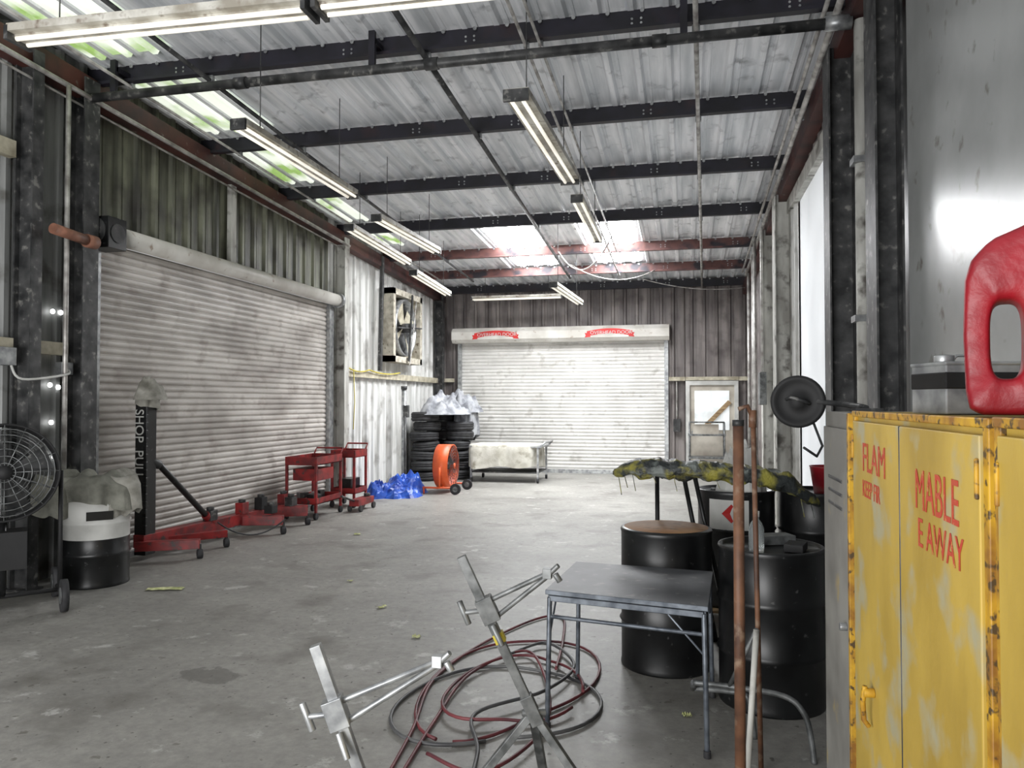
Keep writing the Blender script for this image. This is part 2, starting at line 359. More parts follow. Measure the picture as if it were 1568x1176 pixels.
for (x,y,z0,z1,r) in((XR-.3,13.6,0,4.5,.03),(XR-.25,14.6,0,4.4,.025),(XR-.2,16.2,0,4.3,.03),(XL+.3,6.15,0,4.7,.022),(XL+.12,12.75,.2,4.5,.018)):
    e=B('wall_conduit');e.cyl((x,y,z0),(x,y,z1),r,m_cond);e.finish()
e=B('wall_stiffener');e.span((XL+.04,9.15,3.56),(XL+.1,9.27,4.72),m_colwhite);e.finish()
e=B('wall_strut');e.beam((XL+.18,14.1,2.3),(XL+.2,14.15,4.55),.09,.06,m_dark);e.finish()

# ---------------------------------------------------------------- roller doors
def slats(z0,z1,per,dep=.014):
    prof=[];z=z0
    while z<z1:
        for q,o in((0,0),(.12,.55),(.3,.95),(.5,1),(.7,.95),(.85,.5),(.93,0)):
            if z+q*per<z1: prof.append((z+q*per,o*dep))
        z+=per
    return prof
d=B('door_1_roller_shutter')
pr=slats(.02,3.38,.078,.024)
d.strip([(XL+.02+o,0,z) for z,o in pr],[(0,6.8,0),(0,12.1,0)],m_slat_l)
d.span((XL+.0,6.66,0),(XL+.1,6.82,3.38),m_galv);d.span((XL+.0,12.08,0),(XL+.1,12.24,3.38),m_galv)
d.span((XL+.02,6.8,0),(XL+.07,12.1,.06),m_galv)
d.cyl((XL+.17,6.68,3.44),(XL+.17,12.2,3.44),.10,m_hood,seg=20)
d.span((XL+.02,6.68,3.44),(XL+.17,12.2,3.54),m_hood)
d.cyl((XL+.17,12.2,3.44),(XL+.17,12.28,3.44),.13,m_galv,seg=20);d.cyl((XL+.17,6.62,3.44),(XL+.17,6.68,3.44),.13,m_dark,seg=20)
d.finish()
d=B('door_2_roller_shutter')
pr=slats(.02,3.2,.085,.018)
d.strip([(0,YB-.02-o,z) for z,o in pr],[(-5.4,0,0),(-.46,0,0)],m_slat_b)
d.span((-5.47,YB-.1,0),(-5.38,YB-.0,3.15),m_galv);d.span((-.48,YB-.1,0),(-.39,YB,3.15),m_galv);d.span((-5.4,YB-.07,0),(-.46,YB-.02,.09),m_galv)
hp=[(YB-.0,3.12),(YB-.3,3.12),(YB-.38,3.2),(YB-.38,3.38),(YB-.28,3.48),(YB,3.5)]
d.strip([(0,y,z) for y,z in hp],[(-5.55,0,0),(-.36,0,0)],m_hood)
d.poly([(-5.55,y,z) for y,z in hp],m_hood);d.poly([(-.36,y,z) for y,z in hp[::-1]],m_hood)
d2=d.finish()
for xc in(-4.45,-1.72):
    q=B('badge')
    def arc(u,v): 
        t=(u-.5);return Vector((xc+t*1.05,YB-.386,3.225+v*.12+.06*math.cos(t*math.pi)))
    q.grid(arc,16,1,m_redlbl,False)
    for sx in(-1,1): q.poly([(xc+sx*.44,YB-.384,3.21),(xc+sx*.58,YB-.384,3.20),(xc+sx*.55,YB-.384,3.25),(xc+sx*.58,YB-.384,3.3),(xc+sx*.46,YB-.384,3.31)],m_redlbl)
    q.finish(parent=d2,recalc=False)
    text('badge_text','OVERHEAD DOOR',.115,(xc-.45,YB-.392,3.27),(1,0,0),(0,0,1),m_label,d2)
d=B('door_3_personnel')
d.span((0,YB-.1,0),(.09,YB,2.18),m_label);d.span((1.08,YB-.1,0),(1.17,YB,2.18),m_label);d.span((.09,YB-.1,2.08),(1.08,YB,2.18),m_label)
d.span((.09,YB-.05,0),(1.08,YB-.01,2.08),m_doorg)
d.span((.2,YB-.065,1.05),(.97,YB-.05,1.95),m_glow)
d.beam((.45,YB-.08,1.15),(.98,YB-.08,1.7),.1,.02,m_wood,up=(0,1,0));d.cyl((.15,YB-.05,1.0),(.15,YB-.12,1.0),.03,m_galv)
d.finish()

# ---------------------------------------------------------------- fluorescent fixtures
def fixture(p1,p2,w=.14,two=True,m=m_fix):
    k=B('fluorescent_light');p1=Vector(p1);p2=Vector(p2);x,y,dd=k.frame(p2-p1)
    k.beam(p1,p2,w,.05,m)
    k.beam(p1-y*.035,p2-y*.035,w*.45,.03,m)
    offs=(-.045,.045) if two else (0,)
    for o in offs: k.cyl(p1+dd*.03+x*o-Vector((0,0,.055)),p2-dd*.03+x*o-Vector((0,0,.055)),.016,m_tube,seg=10)
    for q in(p1,p2): k.box(q-Vector((0,0,.03)),(w if abs(dd.y)>.5 else .03,.03 if abs(dd.y)>.5 else w,.09),m_dark)
    for t in(.15,.85):
        q=p1.lerp(p2,t);k.cyl(q+Vector((0,0,.02)),(q.x,q.y,zr(q.y)+.2),.005,m_dark,seg=5)
    k.finish()
fixture((-4.24,4.15,4.1),(-2.2,4.22,4.1),w=.2);fixture((-2.15,4.25,4.12),(-.1,4.3,4.12),w=.2)
fixture((-3.72,5.86,4.1),(-3.72,8.18,4.1));fixture((-3.88,9.26,4.1),(-3.82,11.55,4.1));fixture((-4.46,9.7,4.1),(-4.62,12.4,4.1))
fixture((-4.3,11.8,3.82),(-4.5,14.3,3.82));fixture((-1.27,5.77,4.1),(-1.2,8.15,4.1),w=.2,m=m_fix);fixture((-1.23,8.9,4.1),(-1.25,11.25,4.1))
fixture((-2.17,12.8,3.7),(-2.05,15.3,3.7));fixture((-4.8,17.1,4.1),(-2.7,17.1,4.1))
def sag(p1,p2,s,n=16):
    return [Vector(p1).lerp(Vector(p2),i/n)-Vector((0,0,s*4*(i/n)*(1-i/n))) for i in range(n+1)]
e=B('hanging_cable');e.tube(sag((-2.3,14.2,4.5),(-1.2,13.0,4.5),.45),.012,m_cond,6);e.tube(sag((-2.2,15,4.4),(-.6,16,4.4),.25),.01,m_cond,6)
e.tube(sag((-.9,16.8,4.35),(1.3,17.5,4.2),.12),.01,m_cond,6);e.finish()
e=B('yellow_rope');e.tube(sag((XL+.17,12.6,2.32),(XL+.17,13.6,2.3),.06),.012,m_yeltag,6);e.tube(sag((XL+.17,13.6,2.3),(XL+.17,15.2,2.3),.05),.012,m_yeltag,6);e.tube([(XL+.17,12.9,2.28),(XL+.17,12.95,1.7),(XL+.17,12.9,1.2)],.008,m_yeltag,6);e.finish()

# ---------------------------------------------------------------- cabinets
def cabinet(y0,y1,top,texts):
    k=B('flammable_storage_cabinet');X0,X1=.57,1.22
    k.span((X0,y0,.06),(X1,y1,top),m_yel)
    k.span((X0+.03,y0+.03,0),(X1-.03,y1-.03,.06),m_dark)
    ym=(y0+y1)/2
    for a,bb in((y0+.035,ym-.006),(ym+.006,y1-.035)): k.span((X0-.018,a,.1),(X0,bb,top-.03),m_yel)
    for yy in(y0+.018,y1-.018): k.span((X0-.012,yy-.014,.06),(X0+.002,yy+.014,top),m_yeledge)
    k.span((X0-.014,y0,top-.016),(X0,y1,top+.004),m_yeledge);k.span((X0-.019,ym-.003,.1),(X0-.002,ym+.003,top-.03),m_dark)
    for yy,z in((ym+.3,.82),(ym+.04,.62),(ym-.32,.5)):
        k.cyl((X0-.018,yy,z),(X0-.05,yy,z),.014,m_yeledge);k.tube([(X0-.045,yy,z+.02),(X0-.05,yy+.01,z-.03),(X0-.045,yy+.02,z-.09),(X0-.03,yy+.02,z-.11)],.008,m_yeledge)
    for z in(.4,1.55):
        for yy in(y0+.04,y1-.04): k.cyl((X0-.02,yy,z-.04),(X0-.02,yy,z+.04),.005,m_yeledge)
    o=k.finish(bevel=.004)
    for (body,size,yy,z,sx) in texts: text('stencil',body,size,(X0-.0195,yy,z),(0,-1,0),(0,0,1),m_redtxt,o,.0005,sx,0)
    return o
cabinet(1.62,2.84,1.665,[('FLAM',.13,2.66,1.48,.95),('KEEP FIR',.075,2.66,1.40,.8),('MABLE',.14,2.08,1.44,.75),('E AWAY',.10,2.06,1.35,.85)])
cabinet(.42,1.60,1.668,[])
k=B('steel_locker');k.span((.57,2.87,0),(1.2,3.42,1.66),m_locker);k.span((.555,2.9,.06),(.57,3.39,1.6),m_locker);k.span((.55,2.875,0),(.572,2.9,1.66),m_yeledge)
for z in(1.4,1.35,1.3): k.span((.552,3.02,z),(.556,3.28,z+.012),m_dark)
k.cyl((.555,2.95,.9),(.53,2.95,.9),.014,m_galv)
k.finish(bevel=.004)

# jerry can with a moulded through-handle
def can(loc,rotz,s=1.0):
    k=B('fuel_can')
    poly=[(.03,0),(.008,.012),(0,.05),(-.004,.18),(0,.30),(.014,.345),(.05,.385),(.11,.41),(.17,.435),(.22,.45),(.27,.44),(.305,.40),(.32,.33),(.325,.18),(.32,.05),(.312,.012),(.29,0)]
    hc=Vector((.078,.165));c0,s0=math.cos(rotz),math.sin(rotz)
    def outer(a):
        d=Vector((math.cos(a),math.sin(a)));best=None
        for i in range(len(poly)):
            p=Vector(poly[i]);q=Vector(poly[(i+1)%len(poly)]);ed=q-p
            den=d.x*ed.y-d.y*ed.x
            if abs(den)<1e-9: continue
            w=p-hc;t=(w.x*ed.y-w.y*ed.x)/den;u_=(w.x*d.y-w.y*d.x)/den
            if t>0 and -1e-6<=u_<=1+1e-6: best=t if best is None else max(best,t)
        return hc+d*(best or .1)
    def fn(u,v):
        a=2*math.pi*u;b_=2*math.pi*v;ca,sa=math.cos(b_),math.sin(b_)
        inn=hc+Vector((math.copysign(abs(math.cos(a))**.6,math.cos(a))*.03,math.copysign(abs(math.sin(a))**.6,math.sin(a))*.085));ou=outer(a)
        L=(ou-inn).length;t=.5-.5*math.copysign(abs(ca)**.35,ca)
        D=min(.075,.03+L*.4)
        p=inn.lerp(ou,t);y=D*math.copysign(abs(sa)**.35,sa)
        x=(p.x-.17)*s;z=p.y*s
        return Vector((loc[0]+x*c0-y*s0*s,loc[1]+x*s0+y*c0*s,loc[2]+z))
    k.grid(fn,72,32,m_redpl,True,True,True)
    T=Vector(loc)+Vector((.05*c0,.05*s0,.445*s));k.cyl(T,T+Vector((0,0,.03)),.04,m_redpl,seg=20);k.cyl(T+Vector((0,0,.03)),T+Vector((0,0,.065)),.033,m_black,seg=20)
    return k.finish()
can((.782,1.88,1.670),R(-18));can((1.02,1.45,1.672),R(30))
k=B('metal_tin')
rt=Euler((0,0,R(15)))
k.box((.735,2.3,1.667+.065),(.2,.16,.13),m_galv,rt);k.box((.735,2.3,1.667+.088),(.204,.164,.045),m_black,rt);k.box((.735,2.3,1.667+.133),(.206,.166,.01),m_galv,rt)
k.cyl((.68,2.28,1.80),(.68,2.28,1.825),.025,m_galv);k.tube([(.70,2.3,1.80),(.72,2.31,1.825),(.78,2.33,1.825),(.80,2.33,1.8)],.004,m_galv)
k.finish(bevel=.006)

k=B('round_work_lamp')
ax=Vector((-.15,-1,0)).normalized();o=Vector((.5,3.72,1.7))
k.lathe([(0,.03),(.03,.03),(.035,.02),(.09,.018),(.1,.03),(.116,.028),(.12,0),(.1,-.06),(.05,-.09),(0,-.09)],o,ax,m_blackm,36)
k.tube([o+ax*.03+Vector((-.05,0,.01)),o+ax*.055+Vector((-.03,0,.02)),o+ax*.055+Vector((.03,0,.0)),o+ax*.03+Vector((.05,0,-.01))],.008,m_dark)
k.tube([o-ax*.05,(.58,3.7,1.7),(.66,3.62,1.69),(.7,3.4,1.68),(.7,3.3,1.675)],.012,m_dark);k.tube([(.56,3.72,1.62),(.6,3.7,1.5),(.56,3.6,1.46),(.5,3.55,1.5)],.006,m_dark)
k.box((.7,3.3,1.668),(.1,.12,.012),m_dark)
k.finish()

# ---------------------------------------------------------------- table
k=B('folding_card_table')
P=[(-.72,3.98),(-.66,4.72),(.15,4.62),(.10,3.82)]
z=.70
top=[k.bm.verts.new((x,y,z+.02)) for x,y in P];bot=[k.bm.verts.new((x,y,z-.005)) for x,y in P]
k.face(top,m_table);k.face(bot[::-1],m_table)
for i in range(4): k.face([bot[i],bot[(i+1)%4],top[(i+1)%4],top[i]],m_leg)
cx=sum(p[0] for p in P)/4;cy=sum(p[1] for p in P)/4
Q=[(cx+(x-cx)*.95,cy+(y-cy)*.95) for x,y in P]
for i in range(4):
    a,bq=Q[i],Q[(i+1)%4];k.beam((a[0],a[1],z-.025),(bq[0],bq[1],z-.025),.02,.03,m_leg)
    k.cyl((a[0],a[1],z-.02),(a[0]+(a[0]-cx)*.03,a[1]+(a[1]-cy)*.03,.02),.013,m_leg);k.cyl((a[0]+(a[0]-cx)*.03,a[1]+(a[1]-cy)*.03,0),(a[0]+(a[0]-cx)*.03,a[1]+(a[1]-cy)*.03,.035),.018,m_rub)
    mid=Vector((a[0],a[1],z-.22));k.cyl(mid,(a[0]+(bq[0]-a[0])*.22,a[1]+(bq[1]-a[1])*.22,z-.04),.006,m_leg,seg=6)
k.cyl((Q[0][0],Q[0][1],z-.12),(Q[3][0],Q[3][1],z-.12),.01,m_leg);k.cyl((Q[1][0],Q[1][1],z-.12),(Q[2][0],Q[2][1],z-.12),.01,m_leg)
k.finish(bevel=.003)

# ---------------------------------------------------------------- drums
def drum(x,y,z0=0,h=.88,r=.29,body=m_black,top=m_black,half=None,extra=None,flush=False):
    k=B('steel_oil_drum')
    prof=[(0,.02),(r-.02,.02),(r-.015,0),(r,0),(r+.004,.012),(r,.03),(r,.28),(r+.012,.295),(r,.31),(r,.44),(r,.57),(r+.012,.585),(r,.60),(r,h-.03),(r+.005,h-.012),(r,h),(r-.015,h),(r-.02,h-.02),(0,h-.02)]
    ms=[(half if (half and prof[i][1]>=.43) else body) for i in range(len(prof)-1)];ms[-1]=top
    if flush: prof=prof[:-2]+[(r-.02,h+.005),(0,h+.005)]
    k.lathe(prof,(x,y,z0),(0,0,1),body,40,ms)
    if not flush: k.cyl((x+.15,y,z0+h-.02),(x+.15,y,z0+h),.03,m_galv,seg=12);k.cyl((x-.17,y+.05,z0+h-.02),(x-.17,y+.05,z0+h-.005),.018,m_galv,seg=12)
    if extra: extra(k)
    return k.finish()
drum(-.13,5.15,top=m_browntop,flush=True)
def junk(k):
    k.box((.5,4.8,.89),(.22,.12,.05),m_galvd,Euler((0,0,.4)));k.box((.6,4.6,.885),(.1,.16,.04),m_blackm,Euler((0,0,-.3)))
drum(.47,4.66,extra=junk)
k=B('wooden_pallet')
for i in range(6): k.span((.08,5.98+i*.115,.12),(1.28,6.07+i*.115,.138),m_wood)
for x in(.12,.68,1.24): k.span((x-.04,5.98,.0),(x+.04,6.64,.12),m_wood)
k.finish()
def lab(k):
    r=.293
    def fn(u,v):
        a=R(-150)+u*R(60)+R(15);return Vector((.38+r*math.cos(a),6.3+r*math.sin(a),.72+v*.24))
    k.grid(fn,10,1,m_label)
    c0=Vector((.38+.296*math.cos(R(-100)),6.3+.296*math.sin(R(-100)),.86))
    k.poly([c0+Vector((-.07,.0,0)),c0+Vector((0,-.002,-.07)),c0+Vector((.07,.012,0)),c0+Vector((0,-.002,.07))],m_redlbl)
drum(.38,6.3,.14,extra=lab);drum(.99,6.33,.14)
k=B('red_bucket');k.lathe([(0,0),(.1,0),(.13,.2),(.135,.21),(.12,.21),(.1,.03),(0,.03)],(1.05,6.25,1.001),(0,0,1),m_redpl,24);k.finish()
k=B('plastic_bag');k.heap((.42,6.3,1.001),.2,.2,.42,m_label,3,smooth=False,n=28);k.finish(recalc=False)
k=B('spray_bottle');k.lathe([(0,0),(.04,0),(.042,.02),(.042,.13),(.03,.16),(.015,.18),(.015,.2),(0,.2)],(.38,4.5,.865),(0,0,1),m_glass,20);k.cyl((.38,4.5,1.06),(.38,4.5,1.09),.018,m_label);k.finish()

# ---------------------------------------------------------------- masked bumper on stand
k=B('masked_car_bumper')
A0=Vector((-.5,5.42,1.20));A1=Vector((.90,5.62,1.08))
def bf(u,v):
    p=A0.lerp(A1,u);bow=math.sin(math.pi*u)
    end=min(1,min(u,1-u)*7)**.5
    a=v*2*math.pi
    ca,sa=math.cos(a),math.sin(a)
    z=.062*end*math.copysign(abs(sa)**.7,sa)+.09*bow**.6;y=-.16*bow+.13*end*math.copysign(abs(ca)**.6,ca)
    n=.03*noise.noise(Vector((u*16,v*6,1)))+.012*noise.noise(Vector((u*45,v*14,4)))
    return p+Vector((0,y,z+n))+Vector((0,0,-.1*max(0,u-.82)*6))
k.grid(bf,90,20,m_camo,False)
for u,l in((.03,.13),(.06,.08),(.1,.11),(.2,.05),(.3,.09),(.5,.05),(.9,.12),(.95,.09)):
    p=bf(u,.75);k.beam(p,p+Vector((.02,0,-l)),.02,.004,m_camo)
k.finish()
k=B('bumper_stand')
for x0,x1,yy in((-.2,-.2,5.57),(-.02,.2,5.57)):
    k.cyl((x0,yy-.02,1.2),(x1,yy+.08,0.02),.016,m_black)
k.cyl((.05,5.55,1.22),(.3,5.75,.02),.016,m_black);k.cyl((-.3,5.55,1.21),(.2,5.55,1.22),.016,m_black);k.cyl((-.2,5.6,.5),(.1,5.62,.5),.012,m_black)
k.cyl((-.35,5.63,.015),(.4,5.7,.015),.015,m_black);k.finish()

# ---------------------------------------------------------------- poles by cabinet, bent tube frame
k=B('steel_pole');k.cyl((.21,3.3,0),(.21,3.3,1.6),.022,m_rust,seg=16);k.cyl((.21,3.3,0),(.21,3.3,.02),.035,m_rust);k.cyl((.21,3.3,1.6),(.21,3.3,1.625),.024,m_dark);k.finish()
k=B('rusty_rod');k.cyl((.33,3.75,0),(.305,3.75,1.66),.012,m_rust);k.tube([(.305,3.75,1.62),(.28,3.74,1.68),(.24,3.73,1.665)],.011,m_rust);k.cyl((.303,3.75,1.58),(.305,3.75,1.66),.018,m_rust);k.finish()
k=B('tubular_frame')
def arcpts(pts,n=6):
    out=[]
    P=[Vector(p) for p in pts]
    for i in range(len(P)-1):
        for j in range(n):
            t=j/n;p0=P[max(i-1,0)];p1=P[i];p2=P[i+1];p3=P[min(i+2,len(P)-1)]
            out.append(.5*((2*p1)+(-p0+p2)*t+(2*p0-5*p1+4*p2-p3)*t*t+(-p0+3*p1-3*p2+p3)*t**3))
    out.append(P[-1]);return out
k.tube(arcpts([(.03,3.98,.30),(.2,3.95,.305),(.45,3.92,.29),(.54,3.9,.22),(.57,3.89,.1),(.58,3.88,0)]),.014,m_galvd)
k.tube(arcpts([(.03,4.12,.22),(.2,4.12,.22),(.3,4.1,.2),(.33,4.1,.0)]),.014,m_galvd)
k.cyl((.03,3.98,.30),(.03,4.12,.22),.014,m_galvd);k.cyl((.25,3.55,0),(.31,3.70,.66),.014,m_colwhite);k.cyl((.31,3.70,.66),(.2,3.95,.305),.01,m_galvd)
k.finish()

# ---------------------------------------------------------------- panel stands
def stand(name,foot,top,clamp,tip,legs,mm,ma,tag=None,sq=.036):
    k=B(name);foot=Vector(foot);top=Vector(top);clamp=Vector(clamp);tip=Vector(tip)
    d=(top-foot).normalized()
    k.beam(foot,top,sq,sq,mm)
    k.beam(clamp-d*.05,clamp+d*.05,sq*1.7,sq*1.9,mm)
    k.cyl(clamp+Vector((-.02,-.02,0)),clamp+Vector((-.09,-.03,-.01)),.01,mm);hh=clamp+Vector((-.09,-.03,-.01))
    k.cyl(hh+Vector((-.02,0,.045)),hh+Vector((.02,0,-.045)),.012,mm)
    k.cyl(clamp-d*.06+Vector((0,-.03,0)),clamp-d*.12+Vector((.02,-.05,-.02)),.011,mm)
    k.cyl(clamp+d*.03,tip,.010,ma);k.cyl(clamp-d*.045,tip+Vector((0,.0,-.012)),.010,ma)
    k.box(tip,(.035,.03,.04),ma);k.cyl(tip+Vector((.0,0,-.01)),tip+Vector((.045,-.01,.035)),.01,ma);k.cyl(tip+Vector((.03,0,.0)),tip+Vector((.05,0,-.03)),.012,ma)
    for l in legs: k.beam(foot,l,.035,.03,mm);k.box(l,(.05,.05,.012) ,mm)
    k.beam(foot-d*.05,foot+d*.07,.05,.05,mm);k.cyl(foot+Vector((-.04,-.02,0)),foot+Vector((.05,.01,0)),.014,ma)
    if tag: k.beam(Vector(tag)-d*.02,Vector(tag)+d*.02,sq*1.2,sq*1.2,m_yeltag)
    return k.finish(bevel=.002)
stand('panel_work_stand',(-.60,3.04,.465),(-.88,2.98,1.08),(-.775,3.0,.87),(-.53,2.98,1.03),[(-.96,2.98,.006),(-.27,3.06,.006),(-.62,3.42,.006)],m_galvd,m_galvd,tag=(-.73,3.01,.76))
stand('panel_work_stand',(-.99,2.46,.22),(-1.214,2.39,.885),(-1.145,2.41,.66),(-.82,2.50,.825),[(-1.25,2.3,.006),(-.7,2.42,.006),(-.95,2.8,.006)],m_galv,m_galv)

# ---------------------------------------------------------------- hoses
def hoses(name,mm,loops,r=.011):
    k=B(name)
    for i,(cx,cy,rx,ry,a0,a1,sd) in enumerate(loops):
        pts=[]
        n=48
        for j in range(n+1):
            a=R(a0)+(R(a1)-R(a0))*j/n;w=1+.13*math.sin(2*a+sd)+.07*math.sin(3*a+2*sd)
            pts.append((cx+rx*w*math.cos(a),cy+ry*w*math.sin(a),.014+.02*i*abs(math.sin(a*1.5+sd))+.004*i))
        k.tube(pts,r,mm,8)
    return k
k=hoses('red_air_hose',m_hosered,[(-1.05,4.6,.46,.85,-100,250,.3),(-.98,4.45,.34,.6,0,340,1.3)],.0095)
k.tube(arcpts([(-1.32,3.3,.014),(-1.38,3.8,.014),(-1.5,4.5,.014),(-1.4,5.2,.014),(-1.15,5.9,.014),(-.95,6.0,.014),(-.85,5.4,.02),(-.8,4.8,.03)],8),.0095,m_hosered)
k.tube(arcpts([(-1.26,3.3,.016),(-1.30,3.9,.016),(-1.3,4.6,.03),(-1.05,5.1,.03),(-.8,4.5,.03),(-.72,3.9,.03),(-.9,3.4,.03),(-1.2,3.5,.04)],8),.0095,m_hosered)
k.finish()
k=hoses('grey_air_hose',m_hosegry,[(-1.05,4.25,.5,.62,-60,280,.9)],.0105)
k.tube(arcpts([(-.9,3.0,.02),(-.98,3.6,.02),(-1.1,4.0,.04),(-.8,4.4,.04),(-.7,4.9,.03),(-.95,5.3,.03),(-1.15,5.0,.03)],8),.0105,m_hosegry)
k.finish()

# ---------------------------------------------------------------- LEFT SIDE OBJECTS
drum(-5.42,6.24,half=m_label,body=m_black,top=m_label,extra=lambda k:k.box((-5.42+.215,6.24-.20,.66),(.004,.22,.08),m_black,Euler((0,0,R(-43)))))
k=B('draped_cloth')
k.drape((-5.42,6.24,.98),.56,.56,.24,m_clothg,folds=6,amp=.035,power=2,seedv=1.3,over=.06,lump=.22)
k.drape((-5.66,6.02,1.02),.34,.34,.34,m_clothg,folds=4,amp=.03,power=2,seedv=4,over=.04,lump=.16)
k.drape((-5.2,6.3,1.03),.26,.3,.36,m_cloth,folds=3,amp=.03,power=2,seedv=7,over=.03,lump=.14);k.finish(recalc=False)
def dfan(name,c,ax,r,dep,bm_,gm,wr_=.10,both=False):
    k=B(name);c=Vector(c);ax=Vector(ax).normalized();x,y,dd=k.frame(ax)
    k.lathe([(r,-dep/2),(r+.015,-dep/2),(r+.015,dep/2),(r,dep/2),(r,-dep/2)],c,ax,bm_,40)
    for e_ in(-1,1):
        o=c+ax*(dep/2*e_)
        for q in(.2,.35,.5,.65,.8,.92): 
            k.tube([o+(x*math.cos(a)+y*math.sin(a))*r*q+ax*.02*e_ for a in[2*math.pi*i/28 for i in range(28)]],.004,gm,5,closed=True)
        for i in range(16):
            a=math.pi*2*i/16;v=x*math.cos(a)+y*math.sin(a);k.cyl(o+v*r*.12+ax*.02*e_,o+v*r,.004,gm,seg=5)
        k.lathe([(0,.03*e_),(r*.15,.03*e_),(r*.15,.01*e_)],o,ax,bm_,20)
    k.lathe([(0,-.1),(r*.18,-.1),(r*.18,.06),(0,.06)],c,ax,m_dark,20)
    for i in range(4):
        a=math.pi/2*i+.4;v=x*math.cos(a)+y*math.sin(a);w=ax.cross(v)
        k.poly([c+v*r*.15+w*.04*r-ax*.03,c+v*r*.15-w*.1*r+ax*.03,c+v*r*.88-w*.32*r+ax*.06,c+v*r*.92+w*.22*r-ax*.06],m_dark)
    side=Vector((-ax.y,ax.x,0)).normalized();f=Vector((ax.x,ax.y,0)).normalized()
    for s_ in(-1,1):
        t=c+side*s_*(r+.03);g=Vector((t.x,t.y,.12))
        k.cyl(t,g,.018,bm_);k.cyl(c+side*s_*r,t,.02,bm_)
        k.cyl(g+f*.32,g-f*.32,.018,bm_)
        for h_ in((1,-1) if both else (1,)):
            q=g+f*.3*h_;q.z=wr_;k.cyl(q-side*.025,q+side*.025,wr_,m_rub,seg=20);k.cyl(q-side*.03,q+side*.03,wr_*.5,m_galvd,seg=16)
        if not both: k.cyl(g-f*.3,g-f*.3-Vector((0,0,.12)),.015,bm_)
    k.cyl(Vector((c.x,c.y,.12))+side*(r+.03),Vector((c.x,c.y,.12))-side*(r+.03),.018,bm_)
    return k
k=dfan('drum_fan',(-5.42,5.22,1.12),(.75,-.65,.08),.38,.3,m_blackm,m_galvd,.13,True)
k.box((-5.42,5.22,.5),(.34,.26,.3),m_blackm,Euler((0,0,.8)));k.cyl((-5.42,5.22,.12),(-5.42,5.22,.76),.03,m_black);k.finish()
dfan('orange_drum_fan',(-4.42,13.95,.49),(.98,.02,.0),.39,.28,m_orange,m_dark).finish()

k=B('frame_puller_machine')
k.beam((-5.72,7.3,.05),(-5.72,7.3,1.78),.14,.16,m_black,up=(0,1,0))
for i in range(16): k.box((-5.72+.06,7.3-.085,.35+i*.085),(.05,.03,.05),m_black)
k.beam((-5.72,7.2,.2),(-5.5,9.95,.2),.14,.14,m_red)
k.beam((-5.72,7.15,.16),(-5.15,7.45,.16),.10,.10,m_red);k.beam((-5.72,7.5,.16),(-5.25,8.1,.16),.08,.08,m_red)
k.beam((-5.55,8.9,.18),(-5.05,9.05,.18),.1,.12,m_red);k.beam((-5.5,9.6,.2),(-5.1,9.8,.2),.12,.14,m_red)
k.cyl((-5.66,7.45,1.0),(-5.6,8.2,.35),.035,m_black);k.cyl((-5.6,8.2,.35),(-5.6,8.35,.24),.05,m_red);k.cyl((-5.66,7.45,1.0),(-5.7,7.35,1.05),.05,m_dark)
for p in((-5.15,7.45),(-5.25,8.1),(-5.05,9.05),(-5.1,9.8),(-5.6,9.9),(-5.68,8.6)):
    k.cyl((p[0]-.02,p[1]-.02,.05),(p[0]+.02,p[1]+.02,.05),.05,m_rub);k.cyl((p[0],p[1],.05),(p[0],p[1],.16),.018,m_dark)
for p,h,mm in(((-5.6,8.3),.12,m_dark),((-5.55,8.9),.14,m_red),((-5.52,9.3),.16,m_blackm),((-5.5,9.85),.14,m_red),((-5.3,9.7),.12,m_dark),((-5.2,9.0),.1,m_blackm)):
    k.box((p[0],p[1],.27+h/2),(.11,.14,h),mm);k.cyl((p[0],p[1],.27+h),(p[0],p[1],.31+h),.045,m_dark)
k.tube(sag((-5.3,8.0,.3),(-5.0,9.0,.2),.17),.01,m_rub,6)
o=k.finish(bevel=.004)
text('tower_letters','SHOP  PULL',.15,(-5.72-.05,7.3-.105,1.62),(0,0,-1),(1,0,0),m_label,o,.002,.95)
k=B('cloth_bundle');k.heap((-5.66,7.28,1.72),.17,.17,.30,m_cloth,8,smooth=True,rough=.2);k.drape((-5.68,7.28,1.84),.2,.2,.2,m_cloth,folds=4,amp=.03,power=2,seedv=2,lump=.1);k.finish(recalc=False)

def cart(cx,cy,lx,ly,h):
    k=B('red_tool_cart')
    for z,dp in((h-.12,.12),(.22,.09)):
        k.span((cx-lx/2,cy-ly/2,z),(cx+lx/2,cy+ly/2,z+.015),m_red)
        for a,bb in(((cx-lx/2,cy-ly/2),(cx+lx/2,cy-ly/2+.012)),((cx-lx/2,cy+ly/2-.012),(cx+lx/2,cy+ly/2)),((cx-lx/2,cy-ly/2),(cx-lx/2+.012,cy+ly/2)),((cx+lx/2-.012,cy-ly/2),(cx+lx/2,cy+ly/2))):
            k.span((a[0],a[1],z),(bb[0],bb[1],z+dp),m_red)
    for sx in(-1,1):
        for sy in(-1,1):
            x=cx+sx*(lx/2-.02);y=cy+sy*(ly/2-.02);k.span((x-.018,y-.018,.1),(x+.018,y+.018,h),m_red)
            k.cyl((x-.02,y,.05),(x+.02,y,.05),.05,m_rub);k.cyl((x,y,.05),(x,y,.12),.015,m_dark)
    k.tube([(cx-lx/2+.03,cy+ly/2,h),(cx-lx/2+.03,cy+ly/2+.08,h+.08),(cx+lx/2-.03,cy+ly/2+.08,h+.08),(cx+lx/2-.03,cy+ly/2,h)],.014,m_red)
    return k
k=cart(-5.42,10.62,.5,.85,.9)
